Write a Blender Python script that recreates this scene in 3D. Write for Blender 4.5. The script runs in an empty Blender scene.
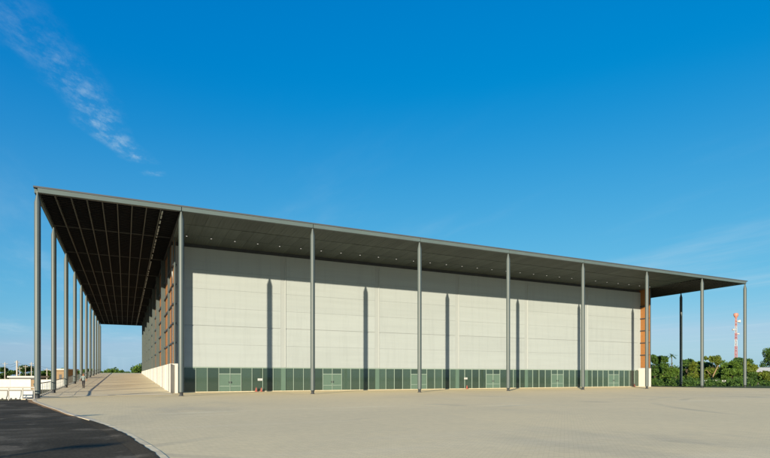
import bpy, bmesh, math, random
import numpy as np
from mathutils import Vector, Matrix

sc = bpy.context.scene
R = math.radians
# ------------------------------------------------------------------ camera
cam_d = bpy.data.cameras.new('camera'); cam = bpy.data.objects.new('camera', cam_d)
sc.collection.objects.link(cam); sc.camera = cam
cam_d.sensor_width = 36.0; cam_d.sensor_fit = 'HORIZONTAL'
cam_d.lens = 36.0 * 529.0 / 770.0
cam_d.shift_y = 147.0 / 770.0
cam_d.clip_start = 0.1; cam_d.clip_end = 5000
cam.location = (6.17, -49.41, 1.75)
YAW = math.atan2(1076, 529)                       # heading of the lens, from +X
cam.rotation_euler = (R(90), 0, YAW - R(90))

# ------------------------------------------------------------------ sky and sun
LIGHT = Vector((10.4, 10.6, -3.29)).normalized()   # direction the sunlight travels
EL = math.asin(-LIGHT.z); AZ = math.atan2(-LIGHT.x, -LIGHT.y)
world = bpy.data.worlds.new('World'); sc.world = world; world.use_nodes = True
wt = world.node_tree; wn = wt.nodes; wl = wt.links; wn.clear()
def WN(t, **k):
    n = wn.new(t)
    for a, b in k.items(): setattr(n, a, b)
    return n
w_out = WN('ShaderNodeOutputWorld'); w_bg = WN('ShaderNodeBackground'); w_bg.inputs[1].default_value = 0.080
sky = WN('ShaderNodeTexSky', sky_type='NISHITA', sun_disc=False)
sky.sun_elevation = EL; sky.sun_rotation = AZ % (2 * math.pi)
sky.altitude = 0; sky.air_density = 1.0; sky.dust_density = 0.3; sky.ozone_density = 6.0
# one colour grade for the whole dome (the print is deep, contrasty and blue, as through a polariser)
def M(op, a, b=None, c=None):
    n = WN('ShaderNodeMath', operation=op)
    for i, v in enumerate((a, b, c)):
        if v is None: continue
        if isinstance(v, (int, float)): n.inputs[i].default_value = v
        else: wl.new(v, n.inputs[i])
    return n.outputs[0]
K = 0.15
srgb_ = WN('ShaderNodeSeparateColor'); wl.new(sky.outputs[0], srgb_.inputs[0])
def grade(ch, g, k): return M('MULTIPLY', M('POWER', M('MULTIPLY', srgb_.outputs[ch], K), g), k / K)
gG = grade(1, 0.707, 0.778); gB = grade(2, 0.30, 0.78); gR = M('MINIMUM', M('MAXIMUM', M('SUBTRACT', grade(0, 2.349, 4.75), 0.010 / K), 0.0), M('MULTIPLY', gG, 0.62))
graded = WN('ShaderNodeCombineColor'); wl.new(gR, graded.inputs[0]); wl.new(gG, graded.inputs[1]); wl.new(gB, graded.inputs[2])
# thin cirrus: a layer seen from below, in the coordinates of that layer (x/z, y/z)
tc = WN('ShaderNodeTexCoord'); sep = WN('ShaderNodeSeparateXYZ'); wl.new(tc.outputs['Generated'], sep.inputs[0])
zc = M('MAXIMUM', sep.outputs['Z'], 0.03)
px = M('DIVIDE', sep.outputs['X'], zc); py = M('DIVIDE', sep.outputs['Y'], zc)
ux, uy = 0.329, 0.944
qx = M('SUBTRACT', px, -0.264); qy = M('SUBTRACT', py, 1.786)
s_al = M('ADD', M('MULTIPLY', qx, ux), M('MULTIPLY', qy, uy))          # along the streak
s_ac = M('SUBTRACT', M('MULTIPLY', qx, uy), M('MULTIPLY', qy, ux))     # across it
cmb = WN('ShaderNodeCombineXYZ'); wl.new(s_al, cmb.inputs[0]); wl.new(s_ac, cmb.inputs[1])
def NOISE(vec, scale, detail, rough, sx=1, sy=1, rot=0.0, off=(0,0,0)):
    mp = WN('ShaderNodeMapping'); mp.inputs['Scale'].default_value = (sx, sy, 1); mp.inputs['Rotation'].default_value = (0, 0, rot); mp.inputs['Location'].default_value = off
    wl.new(vec, mp.inputs[0]); n = WN('ShaderNodeTexNoise'); wl.new(mp.outputs[0], n.inputs['Vector'])
    n.inputs['Scale'].default_value = scale; n.inputs['Detail'].default_value = detail; n.inputs['Roughness'].default_value = rough
    return n.outputs['Fac']
def RAMP(v, a, b, lo=0.0, hi=1.0):
    n = WN('ShaderNodeMapRange', interpolation_type='SMOOTHSTEP'); wl.new(v, n.inputs[0])
    for i, k in enumerate((a, b, lo, hi)): n.inputs[i + 1].default_value = k
    return n.outputs[0]
wob = NOISE(cmb.outputs[0], 2.2, 3, 0.5)
ac2 = M('ABSOLUTE', M('ADD', s_ac, M('MULTIPLY', M('SUBTRACT', wob, 0.5), 0.22)))
wid = RAMP(s_al, -0.2, 1.3, 0.085, 0.055)
core = M('SUBTRACT', 1.0, RAMP(M('DIVIDE', ac2, wid), 0.0, 1.5))
ends = M('MULTIPLY', RAMP(s_al, -0.3, 0.9, 0.10, 1.0), M('MAXIMUM', M('SUBTRACT', 1.0, RAMP(s_al, 0.93, 1.03)), M('MULTIPLY', M('SUBTRACT', 1.0, RAMP(M('ABSOLUTE', M('SUBTRACT', s_al, 1.13)), 0.0, 0.055)), 0.6)))
fine = RAMP(NOISE(cmb.outputs[0], 8.0, 10, 0.70, sx=0.9, sy=1.5, rot=0.5), 0.40, 0.84)
streak = M('MULTIPLY', M('MULTIPLY', core, ends), M('ADD', M('MULTIPLY', fine, 0.95), 0.03))
cmb2 = WN('ShaderNodeCombineXYZ'); wl.new(px, cmb2.inputs[0]); wl.new(py, cmb2.inputs[1])
veil_n = RAMP(NOISE(cmb2.outputs[0], 0.55, 7, 0.6, sx=1.6, sy=0.5, rot=0.9, off=(3.1, 1.7, 0)), 0.46, 0.80)
low = M('SUBTRACT', 1.0, RAMP(sep.outputs['Z'], 0.10, 0.50))
veil = M('MULTIPLY', M('ADD', M('MULTIPLY', veil_n, 0.36), 0.16), low)
cl = M('MINIMUM', M('ADD', M('MULTIPLY', streak, 0.85), veil), 1.0)
mixc = WN('ShaderNodeMix', data_type='RGBA'); wl.new(cl, mixc.inputs[0]); wl.new(graded.outputs[0], mixc.inputs[6]); mixc.inputs[7].default_value = (3.4, 4.6, 5.4, 1)
wl.new(mixc.outputs[2], w_bg.inputs[0]); wl.new(w_bg.outputs[0], w_out.inputs[0])

sun_d = bpy.data.lights.new('sun', 'SUN'); sun_d.energy = 5.0; sun_d.angle = R(0.53); sun_d.color = (1.0, 0.86, 0.64)
sun = bpy.data.objects.new('sun', sun_d); sc.collection.objects.link(sun)
sun.rotation_euler = LIGHT.to_track_quat('-Z', 'Y').to_euler(); sun.location = (-40, -60, 40)

sc.view_settings.view_transform = 'Standard'; sc.view_settings.look = 'None'
sc.view_settings.exposure = 0.9; sc.view_settings.gamma = 1.0

# ------------------------------------------------------------------ materials
def mat(name, col, rough=0.7, metal=0.0, var=0.0, vscale=1.0, bump=0.0, bscale=20.0, stretch=(1,1,1), emit=None, spec=0.3):
    m = bpy.data.materials.new(name); m.use_nodes = True; nt = m.node_tree; n = nt.nodes; l = nt.links
    b = n['Principled BSDF']; b.inputs['Roughness'].default_value = rough; b.inputs['Metallic'].default_value = metal
    b.inputs['Specular IOR Level'].default_value = spec
    b.inputs['Base Color'].default_value = (*col, 1)
    if var or bump:
        t = n.new('ShaderNodeTexCoord'); mp = n.new('ShaderNodeMapping'); mp.inputs['Scale'].default_value = stretch
        l.new(t.outputs['Object'], mp.inputs[0])
    if var:
        no = n.new('ShaderNodeTexNoise'); no.inputs['Scale'].default_value = vscale; no.inputs['Detail'].default_value = 6; no.inputs['Roughness'].default_value = 0.6
        l.new(mp.outputs[0], no.inputs['Vector'])
        oi = n.new('ShaderNodeObjectInfo')
        ad = n.new('ShaderNodeMath'); ad.operation = 'MULTIPLY_ADD'; l.new(oi.outputs['Random'], ad.inputs[0]); ad.inputs[1].default_value = 0.25; l.new(no.outputs['Fac'], ad.inputs[2])
        r = n.new('ShaderNodeMapRange'); l.new(ad.outputs[0], r.inputs[0])
        r.inputs[1].default_value = 0.35; r.inputs[2].default_value = 0.9; r.inputs[3].default_value = 1 - var; r.inputs[4].default_value = 1 + var
        mx = n.new('ShaderNodeVectorMath'); mx.operation = 'SCALE'; mx.inputs[0].default_value = col; l.new(r.outputs[0], mx.inputs['Scale'])
        l.new(mx.outputs[0], b.inputs['Base Color'])
    if bump:
        n2 = n.new('ShaderNodeTexNoise'); n2.inputs['Scale'].default_value = bscale; n2.inputs['Detail'].default_value = 5
        l.new(mp.outputs[0], n2.inputs['Vector'])
        bp = n.new('ShaderNodeBump'); bp.inputs['Strength'].default_value = bump; bp.inputs['Distance'].default_value = 0.02
        l.new(n2.outputs['Fac'], bp.inputs['Height']); l.new(bp.outputs[0], b.inputs['Normal'])
    if emit:
        b.inputs['Emission Color'].default_value = (*emit[0], 1); b.inputs['Emission Strength'].default_value = emit[1]
    return m

MT = {}
MT['steel'] = mat('painted_steel', (0.066, 0.086, 0.086), 0.45, 0.0, 0.10, 0.6, spec=0.4)
MT['fascia'] = mat('fascia_steel', (0.085, 0.116, 0.116), 0.5, 0.0, 0.10, 0.5)
MT['dark_steel'] = mat('dark_steel', (0.035, 0.04, 0.045), 0.5, var=0.2, vscale=2)
MT['roof'] = mat('roof_sheet', (0.06, 0.065, 0.07), 0.6, var=0.15, vscale=0.3)
MT['black_deck'] = mat('black_deck', (0.003, 0.004, 0.0065), 0.65, var=0.3, vscale=1.5)
MT['purlin'] = mat('purlin_steel', (0.07, 0.075, 0.07), 0.6, var=0.15, vscale=1)
MT['soffit'] = mat('soffit_board', (0.060, 0.074, 0.070), 0.7, var=0.32, vscale=1.2, stretch=(5, 0.25, 1))
MT['wall'] = mat('wall_panel', (0.305, 0.342, 0.347), 0.6, var=0.05, vscale=0.7, stretch=(0.15, 1, 2.5), bump=0.05, bscale=6)
def add_streaks(m, amount):
    """rain streaks down the panels"""
    nt = m.node_tree; n = nt.nodes; l = nt.links; b = n['Principled BSDF']; src = b.inputs['Base Color'].links[0].from_socket
    t = n.new('ShaderNodeNewGeometry'); mp = n.new('ShaderNodeMapping'); mp.inputs['Scale'].default_value = (1.6, 1.6, 0.10); l.new(t.outputs['Position'], mp.inputs[0])
    no = n.new('ShaderNodeTexNoise'); no.inputs['Scale'].default_value = 1.0; no.inputs['Detail'].default_value = 7; no.inputs['Roughness'].default_value = 0.7; l.new(mp.outputs[0], no.inputs['Vector'])
    r_ = n.new('ShaderNodeMapRange'); l.new(no.outputs['Fac'], r_.inputs[0]); r_.inputs[1].default_value = 0.5; r_.inputs[2].default_value = 0.85; r_.inputs[3].default_value = 1.0; r_.inputs[4].default_value = 1-amount
    v = n.new('ShaderNodeVectorMath'); v.operation = 'SCALE'; l.new(src, v.inputs[0]); l.new(r_.outputs[0], v.inputs['Scale']); l.new(v.outputs[0], b.inputs['Base Color'])
add_streaks(MT['wall'], 0.13)
MT['wall_strip'] = mat('wall_strip', (0.293, 0.323, 0.326), 0.6, var=0.03, vscale=0.7)
MT['ridge'] = mat('wall_ridge', (0.37, 0.40, 0.40), 0.5, var=0.03, vscale=1)
MT['joint'] = mat('joint_dark', (0.20, 0.21, 0.21), 0.8, var=0.1, vscale=2)
MT['concrete_white'] = mat('white_concrete', (0.50, 0.48, 0.44), 0.8, var=0.06, vscale=0.8, bump=0.1, bscale=8)
MT['mullion'] = mat('mullion', (0.23, 0.295, 0.255), 0.4, var=0.05, vscale=2)
MT['door'] = mat('door_leaf', (0.088, 0.142, 0.110), 0.3, var=0.05, vscale=2, spec=0.5)
MT['orange'] = mat('orange_panel', (0.245, 0.108, 0.033), 0.65, var=0.14, vscale=1.0, stretch=(1, 1, 6))
MT['interior'] = mat('interior_wall', (0.16, 0.18, 0.16), 0.8, var=0.1, vscale=1)
MT['white_paint'] = mat('white_paint', (0.42, 0.43, 0.42), 0.6, var=0.08, vscale=1.5)
MT['red_plastic'] = mat('red_plastic', (0.30, 0.065, 0.045), 0.5, var=0.08, vscale=4)
MT['kerb'] = mat('kerb_concrete', (0.52, 0.455, 0.33), 0.85, var=0.22, vscale=3, bump=0.2, bscale=25)
MT['kerb_worn'] = mat('worn_kerb', (0.66, 0.56, 0.36), 0.9, var=0.2, vscale=2.0, bump=0.2, bscale=25)
MT['lamp'] = mat('downlight_lens', (0.8, 0.8, 0.8), 0.3, emit=((1.0, 0.97, 0.9), 0.35))
MT['bark'] = mat('bark', (0.06, 0.045, 0.03), 0.9, var=0.25, vscale=3, bump=0.4, bscale=8)
MT['cream_metal'] = mat('cream_metal', (0.36, 0.34, 0.30), 0.5, var=0.1, vscale=3)
MT['pole'] = mat('concrete_pole', (0.42, 0.39, 0.34), 0.8, var=0.12, vscale=2)
MT['brown'] = mat('brown_paint', (0.22, 0.15, 0.08), 0.7, var=0.15, vscale=2)
MT['red_tower'] = mat('tower_red', (0.36, 0.11, 0.09), 0.6, var=0.1, vscale=1)  # mast red, paled so the colour carries distance haze
MT['orange_tower'] = mat('tower_orange', (0.42, 0.19, 0.14), 0.6, var=0.1, vscale=1)  # mast orange, with distance haze mixed into the colour
MT['tin'] = mat('grey_tin', (0.42, 0.41, 0.38), 0.6, var=0.1, vscale=1)
MT['tile'] = mat('clay_roof', (0.40, 0.17, 0.08), 0.8, var=0.2, vscale=3)
MT['skin'] = mat('skin', (0.26, 0.13, 0.075), 0.6, var=0.05, vscale=8)
MT['shirt'] = mat('shirt', (0.16, 0.20, 0.20), 0.85, var=0.08, vscale=8)
MT['trousers'] = mat('trousers', (0.018, 0.018, 0.024), 0.85, var=0.1, vscale=8)
MT['cap'] = mat('cap', (0.30, 0.10, 0.03), 0.8, var=0.1, vscale=8)
MT['soil'] = mat('soil', (0.30, 0.17, 0.07), 0.95, var=0.3, vscale=3, bump=0.3, bscale=12)

def glass_mat():
    m = bpy.data.materials.new('green_glass'); m.use_nodes = True; nt = m.node_tree; n = nt.nodes; l = nt.links; n.clear()
    out = n.new('ShaderNodeOutputMaterial'); tr = n.new('ShaderNodeBsdfTransparent'); tr.inputs[0].default_value = (0.42, 0.62, 0.50, 1)
    df = n.new('ShaderNodeBsdfDiffuse'); oi = n.new('ShaderNodeObjectInfo')
    mr = n.new('ShaderNodeMapRange'); l.new(oi.outputs['Random'], mr.inputs[0]); mr.inputs[3].default_value = 0.72; mr.inputs[4].default_value = 1.25
    vs = n.new('ShaderNodeVectorMath'); vs.operation = 'SCALE'; vs.inputs[0].default_value = (0.066, 0.110, 0.086); l.new(mr.outputs[0], vs.inputs['Scale']); l.new(vs.outputs[0], df.inputs[0])
    gl = n.new('ShaderNodeBsdfGlossy'); gl.inputs['Roughness'].default_value = 0.04
    fr = n.new('ShaderNodeFresnel'); fr.inputs['IOR'].default_value = 1.6
    m1 = n.new('ShaderNodeMixShader'); m1.inputs[0].default_value = 0.6; l.new(tr.outputs[0], m1.inputs[1]); l.new(df.outputs[0], m1.inputs[2])
    m2 = n.new('ShaderNodeMixShader'); l.new(fr.outputs[0], m2.inputs[0]); l.new(m1.outputs[0], m2.inputs[1]); l.new(gl.outputs[0], m2.inputs[2])
    l.new(m2.outputs[0], out.inputs[0]); return m
MT['glass'] = glass_mat()

def ground_mat(name, colA, colB, colC, big, mid, brick=None, bump=0.3, rough=0.9, gscale=60, streak=None, aniso=(0.12, 1, 1), arcs=(), spots=None, grain=(0.82, 1.16)):
    """a weathered ground: broad patches, mid-size blotches, grain, optionally laid blocks"""
    m = bpy.data.materials.new(name); m.use_nodes = True; nt = m.node_tree; n = nt.nodes; l = nt.links
    b = n['Principled BSDF']; b.inputs['Roughness'].default_value = rough; b.inputs['Specular IOR Level'].default_value = 0.15
    t = n.new('ShaderNodeTexCoord')
    def noise(sc_, de, ro, st=(1,1,1), rot=0, lo=0.35, hi=0.65):
        mp = n.new('ShaderNodeMapping'); mp.inputs['Scale'].default_value = st; mp.inputs['Rotation'].default_value = (0,0,rot); l.new(t.outputs['Object'], mp.inputs[0])
        no = n.new('ShaderNodeTexNoise'); no.inputs['Scale'].default_value = sc_; no.inputs['Detail'].default_value = de; no.inputs['Roughness'].default_value = ro
        l.new(mp.outputs[0], no.inputs['Vector'])
        mr = n.new('ShaderNodeMapRange'); mr.interpolation_type = 'SMOOTHSTEP'; l.new(no.outputs['Fac'], mr.inputs[0]); mr.inputs[1].default_value = lo; mr.inputs[2].default_value = hi
        return mr.outputs[0], no.outputs['Fac']
    def mix(fac, a, c, mode='MIX'):
        mx = n.new('ShaderNodeMix'); mx.data_type = 'RGBA'; mx.blend_type = mode
        if isinstance(fac, float): mx.inputs[0].default_value = fac
        else: l.new(fac, mx.inputs[0])
        for i, v in ((6, a), (7, c)):
            if isinstance(v, tuple): mx.inputs[i].default_value = (*v, 1)
            else: l.new(v, mx.inputs[i])
        return mx.outputs[2]
    def scl(v, k):
        ma = n.new('ShaderNodeMath'); ma.operation = 'MULTIPLY'; l.new(v, ma.inputs[0]); ma.inputs[1].default_value = k; return ma.outputs[0]
    c = mix(noise(big, 5, 0.6)[0], colA, colB)
    c = mix(scl(noise(mid, 7, 0.65, st=(1, 0.35, 1), rot=0.5, lo=0.52, hi=0.75)[0], 0.75), c, colC)
    if streak:
        c = mix(scl(noise(streak[0], 5, 0.6, st=aniso, rot=streak[1], lo=0.5, hi=0.78)[0], streak[3]), c, streak[2])
    if arcs:
        msk = noise(0.12, 4, 0.6, lo=0.45, hi=0.7)[0]
        for (ax, ay, ar, aw, ac_, am) in arcs:
            vd = n.new('ShaderNodeVectorMath'); vd.operation = 'DISTANCE'; l.new(t.outputs['Object'], vd.inputs[0]); vd.inputs[1].default_value = (ax, ay, 0)
            sb = n.new('ShaderNodeMath'); sb.operation = 'SUBTRACT'; l.new(vd.outputs['Value'], sb.inputs[0]); sb.inputs[1].default_value = ar
            ab = n.new('ShaderNodeMath'); ab.operation = 'ABSOLUTE'; l.new(sb.outputs[0], ab.inputs[0])
            mr = n.new('ShaderNodeMapRange'); mr.interpolation_type = 'SMOOTHSTEP'; l.new(ab.outputs[0], mr.inputs[0]); mr.inputs[1].default_value = aw*.4; mr.inputs[2].default_value = aw; mr.inputs[3].default_value = am; mr.inputs[4].default_value = 0
            mm = n.new('ShaderNodeMath'); mm.operation = 'MULTIPLY'; l.new(mr.outputs[0], mm.inputs[0]); l.new(msk, mm.inputs[1]); c = mix(mm.outputs[0], c, ac_)
    if spots:
        c = mix(scl(noise(spots[0], 3, 0.5, lo=spots[1], hi=spots[1]+.06)[0], spots[3]), c, spots[2])
    g = noise(gscale, 4, 0.7, lo=0.2, hi=0.8)
    dk = n.new('ShaderNodeMapRange'); l.new(g[0], dk.inputs[0]); dk.inputs[3].default_value = grain[0]; dk.inputs[4].default_value = grain[1]
    vs = n.new('ShaderNodeVectorMath'); vs.operation = 'SCALE'; l.new(c, vs.inputs[0]); l.new(dk.outputs[0], vs.inputs['Scale']); c = vs.outputs[0]
    h = g[1]
    if brick:
        br = n.new('ShaderNodeTexBrick'); br.inputs['Scale'].default_value = 1.0; br.inputs['Brick Width'].default_value = brick[0]; br.inputs['Row Height'].default_value = brick[1]
        br.inputs['Mortar Size'].default_value = brick[2]; br.inputs['Mortar Smooth'].default_value = 0.3; br.inputs['Bias'].default_value = 0
        br.inputs['Color1'].default_value = (0.86, 0.86, 0.86, 1); br.inputs['Color2'].default_value = (1.10, 1.09, 1.07, 1); br.inputs['Mortar'].default_value = (0.62, 0.60, 0.56, 1)
        mpb = n.new('ShaderNodeMapping'); mpb.inputs['Rotation'].default_value = (0, 0, brick[3]); l.new(t.outputs['Object'], mpb.inputs[0]); l.new(mpb.outputs[0], br.inputs['Vector'])
        c = mix(0.42, c, br.outputs['Color'], 'MULTIPLY')
        ad = n.new('ShaderNodeMath'); ad.operation = 'MULTIPLY_ADD'; l.new(br.outputs['Fac'], ad.inputs[0]); ad.inputs[1].default_value = -1.5; l.new(g[1], ad.inputs[2]); h = ad.outputs[0]
    l.new(c, b.inputs['Base Color'])
    bp = n.new('ShaderNodeBump'); bp.inputs['Strength'].default_value = bump; bp.inputs['Distance'].default_value = 0.01; l.new(h, bp.inputs['Height']); l.new(bp.outputs[0], b.inputs['Normal'])
    return m
MT['paving'] = ground_mat('block_paving', (0.69, 0.575, 0.345), (0.76, 0.625, 0.365), (0.54, 0.465, 0.305), 0.06, 0.13, brick=(0.22, 0.11, 0.008, 0.785), bump=0.12, arcs=[(40,-75,52,.35,(0.42, 0.37, 0.26),.55),(40,-75,54.1,.35,(0.42, 0.37, 0.26),.55),(-15,-60,30,.3,(0.80, 0.70, 0.46),.5),(-15,-60,32,.3,(0.42, 0.37, 0.26),.5),(75,-10,38,.5,(0.42, 0.37, 0.26),.5),(75,-10,40.2,.5,(0.42, 0.37, 0.26),.5),(20,-110,86,.6,(0.80, 0.70, 0.46),.6),(20,-110,88,.6,(0.80, 0.70, 0.46),.5),(55,-45,24,.4,(0.42, 0.37, 0.26),.5),(55,-45,26,.4,(0.42, 0.37, 0.26),.5)], spots=(0.16, 0.66, (0.40, 0.35, 0.25), 0.3), streak=(0.35, 0.55, (0.76, 0.65, 0.43), 0.5))
MT['asphalt'] = ground_mat('asphalt', (0.034, 0.028, 0.016), (0.052, 0.043, 0.026), (0.10, 0.085, 0.058), 0.25, 0.7, bump=0.5, gscale=14, streak=(0.45, 0.46, (0.22, 0.19, 0.14), 0.55), aniso=(0.45, 1, 1), spots=(0.55, 0.57, (0.16, 0.135, 0.095), 0.55), grain=(0.5, 1.6))
MT['ramp'] = ground_mat('ramp_concrete', (0.58, 0.51, 0.35), (0.66, 0.59, 0.41), (0.50, 0.41, 0.25), 0.08, 0.12, streak=(0.25, 0.1, (0.36, 0.25, 0.13), 0.5))
MT['terrain'] = ground_mat('dry_ground', (0.16, 0.13, 0.075), (0.07, 0.085, 0.03), (0.22, 0.18, 0.11), 0.04, 0.2, bump=0.6, gscale=8)
MT['verge'] = ground_mat('grass_ground', (0.05, 0.075, 0.02), (0.09, 0.10, 0.035), (0.13, 0.12, 0.05), 0.1, 0.5, bump=0.6, gscale=12)

def leaf_mat(name, col, warm):
    m = bpy.data.materials.new(name); m.use_nodes = True; nt = m.node_tree; n = nt.nodes; l = nt.links
    b = n['Principled BSDF']; b.inputs['Roughness'].default_value = 0.6; b.inputs['Specular IOR Level'].default_value = 0.2
    ge = n.new('ShaderNodeNewGeometry'); t = n.new('ShaderNodeTexCoord')
    no = n.new('ShaderNodeTexNoise'); no.inputs['Scale'].default_value = 0.7; no.inputs['Detail'].default_value = 2; l.new(t.outputs['Object'], no.inputs['Vector'])
    ad = n.new('ShaderNodeMath'); ad.operation = 'MULTIPLY_ADD'; l.new(ge.outputs['Random Per Island'], ad.inputs[0]); ad.inputs[1].default_value = 0.6; l.new(no.outputs['Fac'], ad.inputs[2])
    mr = n.new('ShaderNodeMapRange'); l.new(ad.outputs[0], mr.inputs[0]); mr.inputs[1].default_value = 0.4; mr.inputs[2].default_value = 1.1
    mx = n.new('ShaderNodeMix'); mx.data_type = 'RGBA'; l.new(mr.outputs[0], mx.inputs[0]); mx.inputs[6].default_value = (*col, 1); mx.inputs[7].default_value = (*warm, 1)
    l.new(mx.outputs[2], b.inputs['Base Color'])
    tl = n.new('ShaderNodeBsdfTranslucent'); l.new(mx.outputs[2], tl.inputs[0])
    ms = n.new('ShaderNodeMixShader'); ms.inputs[0].default_value = 0.25; l.new(b.outputs[0], ms.inputs[1]); l.new(tl.outputs[0], ms.inputs[2])
    l.new(ms.outputs[0], n['Material Output'].inputs[0])
    return m
MT['leaf_a'] = leaf_mat('leaves_green', (0.028, 0.070, 0.012), (0.105, 0.18, 0.028))
MT['leaf_b'] = leaf_mat('leaves_olive', (0.05, 0.085, 0.012), (0.15, 0.19, 0.026))
MT['leaf_c'] = leaf_mat('leaves_dark', (0.022, 0.056, 0.013), (0.07, 0.135, 0.026))

# ------------------------------------------------------------------ helpers
C = sc.collection
def link(name, me, parent=None, loc=None):
    o = bpy.data.objects.new(name, me); C.objects.link(o)
    if parent: o.parent = parent
    if loc is not None: o.location = loc
    return o
def tag(o, label=None, cat=None, group=None, kind=None):
    for k, v in (('label', label), ('category', cat), ('group', group), ('kind', kind)):
        if v: o[k] = v
    return o
def empty(name, loc=(0, 0, 0), rz=0.0):
    o = bpy.data.objects.new(name, None); C.objects.link(o); o.location = loc; o.rotation_euler = (0, 0, rz); o.empty_display_size = 0.3
    return o
class MB:
    def __init__(s): s.v = []; s.f = []; s.mi = []; s.cur = 0
    def face(s, idx): s.f.append(idx); s.mi.append(s.cur)
    def box(s, x0, x1, y0, y1, z0, z1):
        b = len(s.v)
        s.v += [(x0,y0,z0),(x1,y0,z0),(x1,y1,z0),(x0,y1,z0),(x0,y0,z1),(x1,y0,z1),(x1,y1,z1),(x0,y1,z1)]
        for q in ((0,3,2,1),(4,5,6,7),(0,1,5,4),(1,2,6,5),(2,3,7,6),(3,0,4,7)): s.face([b+i for i in q])
        return s
    def tube(s, p0, p1, r0, r1=None, seg=8, cap=True):
        r1 = r0 if r1 is None else r1
        p0, p1 = Vector(p0), Vector(p1); d = (p1 - p0).normalized()
        a = d.orthogonal().normalized(); c = d.cross(a); b = len(s.v)
        for p, r in ((p0, r0), (p1, r1)):
            for i in range(seg):
                t = 2*math.pi*i/seg; s.v.append(tuple(p + (a*math.cos(t) + c*math.sin(t))*r))
        for i in range(seg): j = (i+1) % seg; s.face([b+i, b+j, b+seg+j, b+seg+i])
        if cap: s.face([b+i for i in range(seg)][::-1]); s.face([b+seg+i for i in range(seg)])
        return s
    def lathe(s, prof, seg=20, ctr=(0, 0, 0), cap=True):
        b = len(s.v)
        for r, z in prof:
            for i in range(seg):
                t = 2*math.pi*i/seg; s.v.append((ctr[0]+r*math.cos(t), ctr[1]+r*math.sin(t), ctr[2]+z))
        for k in range(len(prof)-1):
            for i in range(seg): j = (i+1) % seg; s.face([b+k*seg+i, b+k*seg+j, b+(k+1)*seg+j, b+(k+1)*seg+i])
        if cap:
            s.face([b+i for i in range(seg)][::-1]); e = b+(len(prof)-1)*seg; s.face([e+i for i in range(seg)])
        return s
    def prism(s, poly, z0, z1):
        b = len(s.v); n = len(poly)
        for z in (z0, z1):
            for p in poly: s.v.append((p[0], p[1], z(p) if callable(z) else z))
        s.face([b+i for i in range(n)][::-1]); s.face([b+n+i for i in range(n)])
        for i in range(n): j = (i+1) % n; s.face([b+i, b+j, b+n+j, b+n+i])
        return s
    def mesh(s, name, mats, smooth=False):
        me = bpy.data.meshes.new(name); me.from_pydata(s.v, [], s.f)
        for m in (mats if isinstance(mats, (list, tuple)) else [mats]): me.materials.append(MT[m] if isinstance(m, str) else m)
        if isinstance(mats, (list, tuple)): me.polygons.foreach_set('material_index', s.mi)
        me.update()
        if smooth:
            me.polygons.foreach_set('use_smooth', [True]*len(me.polygons))
            try: me.set_sharp_from_angle(angle=R(35))
            except Exception: pass
        return me
    def build(s, name, mats, parent=None, loc=None, smooth=False): return link(name, s.mesh(name, mats, smooth), parent, loc)
def bevel(me, w=0.015):
    bm = bmesh.new(); bm.from_mesh(me); bmesh.ops.bevel(bm, geom=list(bm.edges), offset=w, segments=1, affect='EDGES'); bm.to_mesh(me); bm.free(); return me
random.seed(7); rng = np.random.default_rng(11)

# ------------------------------------------------------------------ the setting: ground
E0 = 10.6; BAY = 12.0; L = 2*E0 + 6*BAY; DEP = 2*E0 + 8*BAY          # 93.2 x 117.2 m roof
RY0, RY1, RZ1 = 6.0, 117.6, 2.62
def ramp_z(y): return 0.0 if y <= RY0 else min(RZ1, RZ1*(y-RY0)/(RY1-RY0))
terr = MB(); N = 40
TX = [-2500, -600, -200, -80, -40, -20, 0, 40, 90, 140, 250, 600, 1500, 3000]; TY = [-600, -150, -80, -40, -10, 20, 60, 110, 170, 260, 500, 1200, 3000]
for y in TY:
    for x in TX: terr.v.append((x, y, -0.16 - (0.0 if (-60 < x < 130 and -100 < y < 160) else random.random()*0.5)))
for j in range(len(TY)-1):
    for i in range(len(TX)-1):
        a = j*len(TX)+i; terr.face([a, a+1, a+1+len(TX), a+len(TX)])
tag(terr.build('terrain', 'terrain'), kind='structure')

kerb_pts = [(0.12,-2.6),(0.55,-5.6),(1.35,-9.4),(2.28,-13.67),(3.1,-17.2),(3.83,-20.75),(4.6,-23.7),(5.27,-26.54),(6.06,-30.53),(6.49,-33.6),(6.8,-36.09),(6.95,-39.0),(6.8,-44),(6.2,-50),(4.8,-57),(2.5,-65),(-1,-75)]
def resample(pts, step):
    P = [Vector((*p, 0)) for p in pts]; out = []
    # Catmull-Rom, then even spacing
    dense = []
    for i in range(len(P)-1):
        p0, p1, p2, p3 = P[max(i-1,0)], P[i], P[i+1], P[min(i+2,len(P)-1)]
        for k in range(12):
            t = k/12; dense.append(0.5*((2*p1)+(-p0+p2)*t+(2*p0-5*p1+4*p2-p3)*t*t+(-p0+3*p1-3*p2+p3)*t**3))
    dense.append(P[-1]); acc = 0; out = [dense[0]]
    for a, b in zip(dense, dense[1:]):
        d = (b-a).length
        while acc + d >= step:
            f = (step-acc)/d; a = a + (b-a)*f; out.append(a.copy()); d = (b-a).length; acc = 0
        acc += d
    return out
kp = resample(kerb_pts, 1.0)
poly = [(p.x, p.y) for p in kp] + [(-1, -90), (130, -90), (104, -78), (98, -40), (92, -16), (88.55, -6.0), (87.3, -3.3), (84.3, 4.3), (83.3, 8.2), (83.2, 14.0), (0.0, 14.0), (-0.3, 6), (-0.2, 0)]
pv = MB(); pv.prism(poly[::-1], -0.2, 0.0)
pv_o = tag(pv.build('paved_forecourt', 'paving'), kind='structure')
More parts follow.
